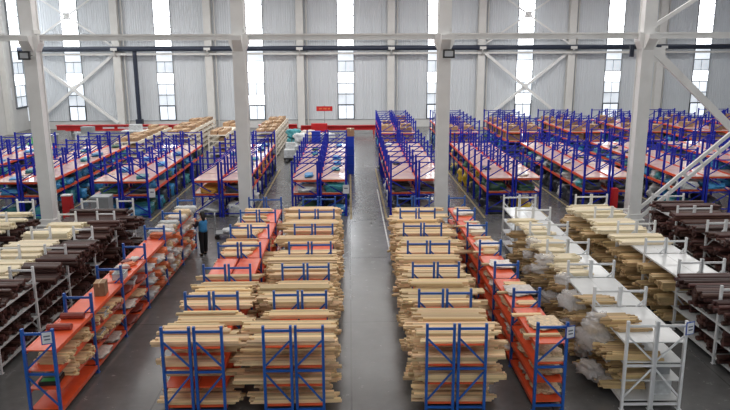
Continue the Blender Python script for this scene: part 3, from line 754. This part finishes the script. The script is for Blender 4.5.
for k in range(4): ob('stand', MB().box(-.1, .1, -.3, .3, 0, .53).mesh('stand', M['grey']), t, (1.2 + k * 3, 0, 0))
# hanging red sign, kiosk
t = thing('hanging_sign', 'red banner sign on a thin post before the far wall', 'sign', (-2.2, 62.6, 0))
ob('board', MB().box(-.72, .72, -.04, .04, 2.0, 2.42).mesh('board', M['red']), t); ob('post', MB().cyl((0, .06, 0), (0, .06, 2.5), .03).box(-.2, .2, -.1, .2, 0, .03).mesh('post', M['lframe']), t)
ob('lettering', MB().box(-.5, -.2, -.05, -.04, 2.14, 2.28).box(-.1, .2, -.05, -.04, 2.14, 2.28).box(.3, .5, -.05, -.04, 2.14, 2.28).mesh('lettering', M['orangewrap']), t)
t = thing('red_cabinet', 'red cabinet standing under the hanging sign', 'cabinet', (-2.6, 60.6, 0)); ob('body', MB().box(-.7, .7, -.3, .3, 0, 1.1).mesh('body', M['red']), t); ob('door', MB().box(-.62, -.02, -.32, -.3, .1, 1.0).box(.02, .62, -.32, -.3, .1, 1.0).mesh('door', M['red']), t)
# blue crates with boxes at the end of rack M
def blue_stack(x, y, wdt, dpt, z0, n, h, label, top=None):
    t = thing('blue_crate_stack', label, 'crates', (x, y, z0))
    for k in range(n):
        c = ob('crate', MB().box(-wdt / 2, wdt / 2, -dpt / 2, dpt / 2, 0, h - .05).box(-wdt / 2 - .02, wdt / 2 + .02, -dpt / 2 - .02, dpt / 2 + .02, h - .05, h - .01).mesh('crate', M['crateblue']), t, (0, 0, k * h))
blue_stack(-2.12, 44.4, .55, .7, 0, 4, .58, 'stack of deep blue crates behind the left aisle rack')
blue_stack(.08, 42.0, .42, .6, 0, 4, .58, 'stack of deep blue crates at the aisle corner')
carton((.08, 42.0, 2.31), (.45, .6, .45), 0, 'brown carton on top of the blue crates at the aisle corner', None)
for k, (x, y, m) in enumerate(((-3.2, 46.5, 'p_white'), (-2.3, 47.0, 'parchment'), (-1.5, 46.6, 'p_white'), (-3.9, 48.9, 'p_teal'), (-2.8, 48.2, 'milky'))):
    t = thing('pallet', 'wooden pallet with goods behind the left aisle rack, spot %s' % ['left', 'middle', 'right', 'far left', 'rear'][k], 'pallet', (x, y, 0))
    ob('deck', MB().box(-.4, .4, -.4, .4, .1, .14).mesh('deck', M['timber']), t)
    for q in (-.33, 0, .33): ob('runner', MB().box(q - .05, q + .05, -.4, .4, 0, .1).mesh('runner', M['timber']), t)
    for q in range(3):
        parcel(m, (x, y, .14 + q * .62), (.75, .75, .62), q * .3, '%s load on the %s pallet behind the left aisle rack' % (WRAPN[m], ['left', 'middle', 'right', 'far left', 'rear'][k]), 'loads on pallet %s' % ['left', 'middle', 'right', 'far left', 'rear'][k], 'pallet_load', 'load')
# forklift-like white machine by the cream shelving
t = thing('pallet_truck', 'white and black pallet truck parked beside the cream shelving', 'truck', (-4.0, 47.6, 0))
ob('body', MB().box(-.45, .45, -.7, .5, .18, .75).box(-.4, .4, .1, .5, .75, 1.15).mesh('body', M['p_white']), t)
ob('fork', MB().box(-.3, -.12, -1.7, -.7, .06, .14).mesh('fork', M['black']), t); ob('fork', MB().box(.12, .3, -1.7, -.7, .06, .14).mesh('fork', M['black']), t)
ob('skirt', MB().box(-.48, .48, -.72, .52, .05, .22).mesh('skirt', M['black']), t); ob('mast', MB().bar((0, .45, 1.1), (0, .7, 1.35), .06).mesh('mast', M['black']), t)
# clutter at the left back: tables and machines
for k, (x, y, c_, lab) in enumerate(((-27.5, 53, 'grey', 'grey machine beside the left wall'), (-24.5, 55.5, 'p_white', 'white bench near the left back wall'), (-21.0, 56.5, 'grey', 'grey machine left of the dark downpipe'), (-17.6, 58.0, 'p_white', 'white bench right of the dark downpipe'), (-22.6, 50.5, 'green', 'small bright green machine in the left back'), (-26.0, 48.5, 'grey', 'grey machine behind the outermost left rack'))):
    t = thing('work_bench', lab, 'bench', (x, y, 0)); sx = 1.2 if c_ != 'green' else .5
    ob('top', MB().box(-sx, sx, -.5, .5, .85, .92).mesh('top', M[c_]), t)
    for a in (-1, 1):
        for b in (-1, 1): ob('leg', MB().box(-.04, .04, -.04, .04, 0, .85).mesh('leg', M['grey']), t, (a * (sx - .1), b * .42, 0))
    ob('housing', MB().box(-sx * .5, sx * .3, -.3, .3, .92, 1.4).box(-sx * .3, sx * .1, -.32, -.3, 1.0, 1.3).mesh('housing', M[c_]), t)

# ------------------------------------------------------------------ small things
t = thing('fire_cabinet', 'tall red fire cabinet beside the leftmost near column', 'cabinet', (-13.0, 31.3, 0))
t.location = (-12.62, 30.55, 0)
ob('body', MB().box(-.2, .2, -.15, .15, 0, 1.15).mesh('body', M['red']), t); ob('door', MB().box(-.17, .17, -.165, -.15, .06, 1.09).mesh('door', M['red']), t)
ob('top', MB().box(-.22, .22, -.17, .17, 1.15, 1.2).mesh('top', M['p_white']), t)
t = thing('fire_cabinet', 'narrow red cabinet pressed against the fourth column', 'cabinet', (C0 + 3 * BAY - .66, 30.4, 0))
ob('body', MB().box(-.12, .12, -.15, .15, 0, 1.3).mesh('body', M['red']), t); ob('door', MB().box(-.1, .1, -.165, -.15, .06, 1.24).mesh('door', M['red']), t)
t = thing('grey_bin', 'grey lidded bin behind the left white rack', 'bin', (-10.6, 29.2, 0))
ob('body', MB().box(-.36, .36, -.3, .3, 0, 1.35).mesh('body', M['grey']), t); ob('lid', MB().box(-.39, .39, -.33, .33, 1.35, 1.42).mesh('lid', M['lframe']), t)
for (lx, ly, z, key, lab) in ((0, 0, 1.55, None, 'white tag hanging on the aisle corner of the left aisle rack'),):
    t = tag(ob('rack_sign', MB().box(-.14, .14, -.006, .006, -.2, .2).mesh('sign', M['paper'])), lab, 'sign'); t.location = (-.17, Y1 - .06, 1.25)
    ob('print', MB().box(-.08, .08, -.01, -.006, .02, .07).mesh('print', M['ink']), t)
t = tag(ob('rack_sign', MB().box(-.14, .14, -.006, .006, -.2, .2).mesh('sign', M['paper'])), 'white tag on the front post of the rack between the left columns', 'sign'); t.location = (-8.95, Y1 - .06, 1.15)
ob('print', MB().box(-.08, .08, -.01, -.006, .02, .07).mesh('print', M['ink']), t)
# hand trolley near the person
t = thing('hand_trolley', 'grey flat trolley with a folding handle behind the person', 'trolley', (-5.05, 27.4, 0), .15)
ob('deck', MB().box(-.45, .45, -.3, .3, .2, .25).mesh('deck', M['grey']), t)
ob('handle', MB().bar((-.42, -.25, .25), (-.42, -.25, 1.0), .035).bar((-.42, .25, .25), (-.42, .25, 1.0), .035).bar((-.42, -.26, 1.0), (-.42, .26, 1.0), .035).bar((-.42, -.25, .6), (-.42, .25, .6), .03).mesh('handle', M['lframe']), t)
for a in (-.35, .35):
    for b in (-.25, .25): ob('wheel', MB().cyl((a, b - .025, .1), (a, b + .025, .1), .1, 12).box(a - .02, a + .02, b - .03, b + .03, .1, .2).mesh('wheel', M['black']), t)
parcel('p_white', (-4.9, 27.4, .25), (.45, .4, .14), .1, 'pale parcel lying on the hand trolley', None, 'parcel')

# ------------------------------------------------------------------ person
def skin_obj(name, verts, edges, radii, material, parent, root=0, sub=2):
    me = bpy.data.meshes.new(name); me.from_pydata(verts, edges, []); me.materials.append(material)
    o = ob(name, me, parent)
    md = o.modifiers.new('skin', 'SKIN'); md.use_smooth_shade = True
    sv = me.skin_vertices[0].data if me.skin_vertices else None
    if sv is None:
        bm = bmesh.new(); bm.from_mesh(me); bm.verts.layers.skin.verify(); bm.to_mesh(me); bm.free(); sv = me.skin_vertices[0].data
    for i, r in enumerate(radii):
        sv[i].radius = (r, r) if not isinstance(r, tuple) else r
        sv[i].use_root = (i == root)
    s = o.modifiers.new('sub', 'SUBSURF'); s.levels = sub; s.render_levels = sub
    return o
# local frame: faces -X, stands at the origin
PS = 1.0
P = thing('person', 'person with dark hair in a blue vest and black trousers reaching to the shelf', 'person', (-5.45, 24.95, 0), -.75); P.scale = (1.04, 1.04, 1.04)
V = []; E_ = []; Rr = []
def vtx(p, r, par=None):
    V.append(p); Rr.append(r); i = len(V) - 1
    if par is not None: E_.append((par, i))
    return i
pel = vtx((0, 0, .90), (.13, .11)); sp1 = vtx((.0, 0, 1.08), (.115, .095), pel); ch = vtx((-.02, 0, 1.26), (.13, .10), sp1); nk = vtx((-.03, 0, 1.38), .05, ch); n2 = vtx((-.05, 0, 1.44), .045, nk)
h1 = vtx((-.065, 0, 1.50), .075, n2); h2 = vtx((-.06, 0, 1.58), .078, h1)
sides = {}
for s in (-1, 1):
    sh = vtx((-.02, s * .16, 1.31), .05, ch); el = vtx((-.10 - .05 * (s > 0), s * .22, 1.08 + .02 * (s > 0)), .038, sh); wr_ = vtx((-.33, s * .17, 1.12 + .05 * (s > 0)), .026, el)
    pm = vtx((-.40, s * .165, 1.13 + .05 * (s > 0)), (.035, .016), wr_)
    zp = 1.13 + .05 * (s > 0)
    for k in range(4):
        yy = s * .165 + (k - 1.5) * .020; Ln = (.030, .034, .032, .026)[k]
        a = vtx((-.425, yy, zp), .009, pm); b = vtx((-.425 - Ln, yy, zp - .010), .008, a); c = vtx((-.425 - Ln * 1.7, yy, zp - .032), .007, b)
    a = vtx((-.37, s * .165 - s * .035, zp - .005), .011, wr_); b = vtx((-.40, s * .165 - s * .05, zp - .02), .009, a)
    hp = vtx((0, s * .085, .86), .075, pel); kn = vtx((-.02 * s, s * .10, .47), .052, hp); an = vtx((.01 - .05 * s, s * .105, .09), .036, kn); ft = vtx((-.11 - .05 * s, s * .11, .035), .032, an)
    sides[s] = (sh, el, wr_, hp, kn, an, ft)
skin_obj('body', V, E_, Rr, M['skin'], P)
skin_obj('vest', [(0, 0, .84), (0, 0, .98), (-.01, 0, 1.12), (-.02, 0, 1.26), (-.03, 0, 1.345), (-.02, -.16, 1.31), (-.02, .16, 1.31)], [(0, 1), (1, 2), (2, 3), (3, 4), (3, 5), (3, 6)], [(.19, .17), (.18, .16), (.165, .15), (.165, .14), .09, .085, .085], M['vest'], P)
for s in (-1, 1):
    sh, el, wr_, hp, kn, an, ft = sides[s]
    e2 = Vector(V[wr_]) * .9 + Vector(V[el]) * .1
    skin_obj('sleeve', [V[sh], V[el], tuple(e2)], [(0, 1), (1, 2)], [.078, .06, .044], M['darkcloth'], P)
    skin_obj('trouser_leg', [(0, s * .07, .90), V[hp], V[kn], (V[an][0], V[an][1], .08)], [(0, 1), (1, 2), (2, 3)], [.12, .11, .082, .068], M['trouser'], P)
    skin_obj('shoe', [(V[an][0] + .03, V[an][1], .045), (V[ft][0], V[ft][1], .04), (V[ft][0] - .06, V[ft][1], .035)], [(0, 1), (1, 2)], [.042, .042, .034], M['black'], P)
skin_obj('hair', [(-.035, 0, 1.62), (.012, 0, 1.57), (.035, 0, 1.48), (.06, 0, 1.38), (.10, 0, 1.27)], [(0, 1), (1, 2), (2, 3), (3, 4)], [(.085, .085), (.098, .095), (.09, .09), (.075, .08), (.04, .05)], M['hair'], P)
for s in (-1, 1):
    ob('eye', MB().cyl((-.140, s * .03, 1.545), (-.146, s * .03, 1.545), .010, 8).mesh('eye', M['black']), P)
    ob('ear', MB().cyl((-.06, s * .078, 1.53), (-.06, s * .092, 1.53), .022, 8).mesh('ear', M['skin']), P)
ob('nose', MB().bar((-.138, 0, 1.545), (-.158, 0, 1.51), .02, .02).mesh('nose', M['skin']), P)
ob('mouth', MB().box(-.146, -.135, -.022, .022, 1.473, 1.481).mesh('mouth', M['redbrown']), P)

# ------------------------------------------------------------------ labels: alike things are told apart by how near they are
words_ = ['nearest'] + [w + ' nearest' for w in 'second third fourth fifth sixth seventh eighth ninth tenth eleventh twelfth thirteenth fourteenth fifteenth sixteenth seventeenth eighteenth nineteenth twentieth twenty-first twenty-second twenty-third twenty-fourth twenty-fifth twenty-sixth twenty-seventh twenty-eighth twenty-ninth thirtieth'.split()]
by = {}
for o in COL.objects:
    if o.get('category') and o.get('label'): by.setdefault(o['label'], []).append(o)
for lab, os_ in by.items():
    if len(os_) < 2 or len(os_) > len(words_): continue
    os_.sort(key=lambda o: (round(o.location.y, 3), -o.location.z, o.location.x))
    for i, o in enumerate(os_):
        t = words_[i] + ' ' + lab
        if len(t.split()) <= 16: o['label'] = t
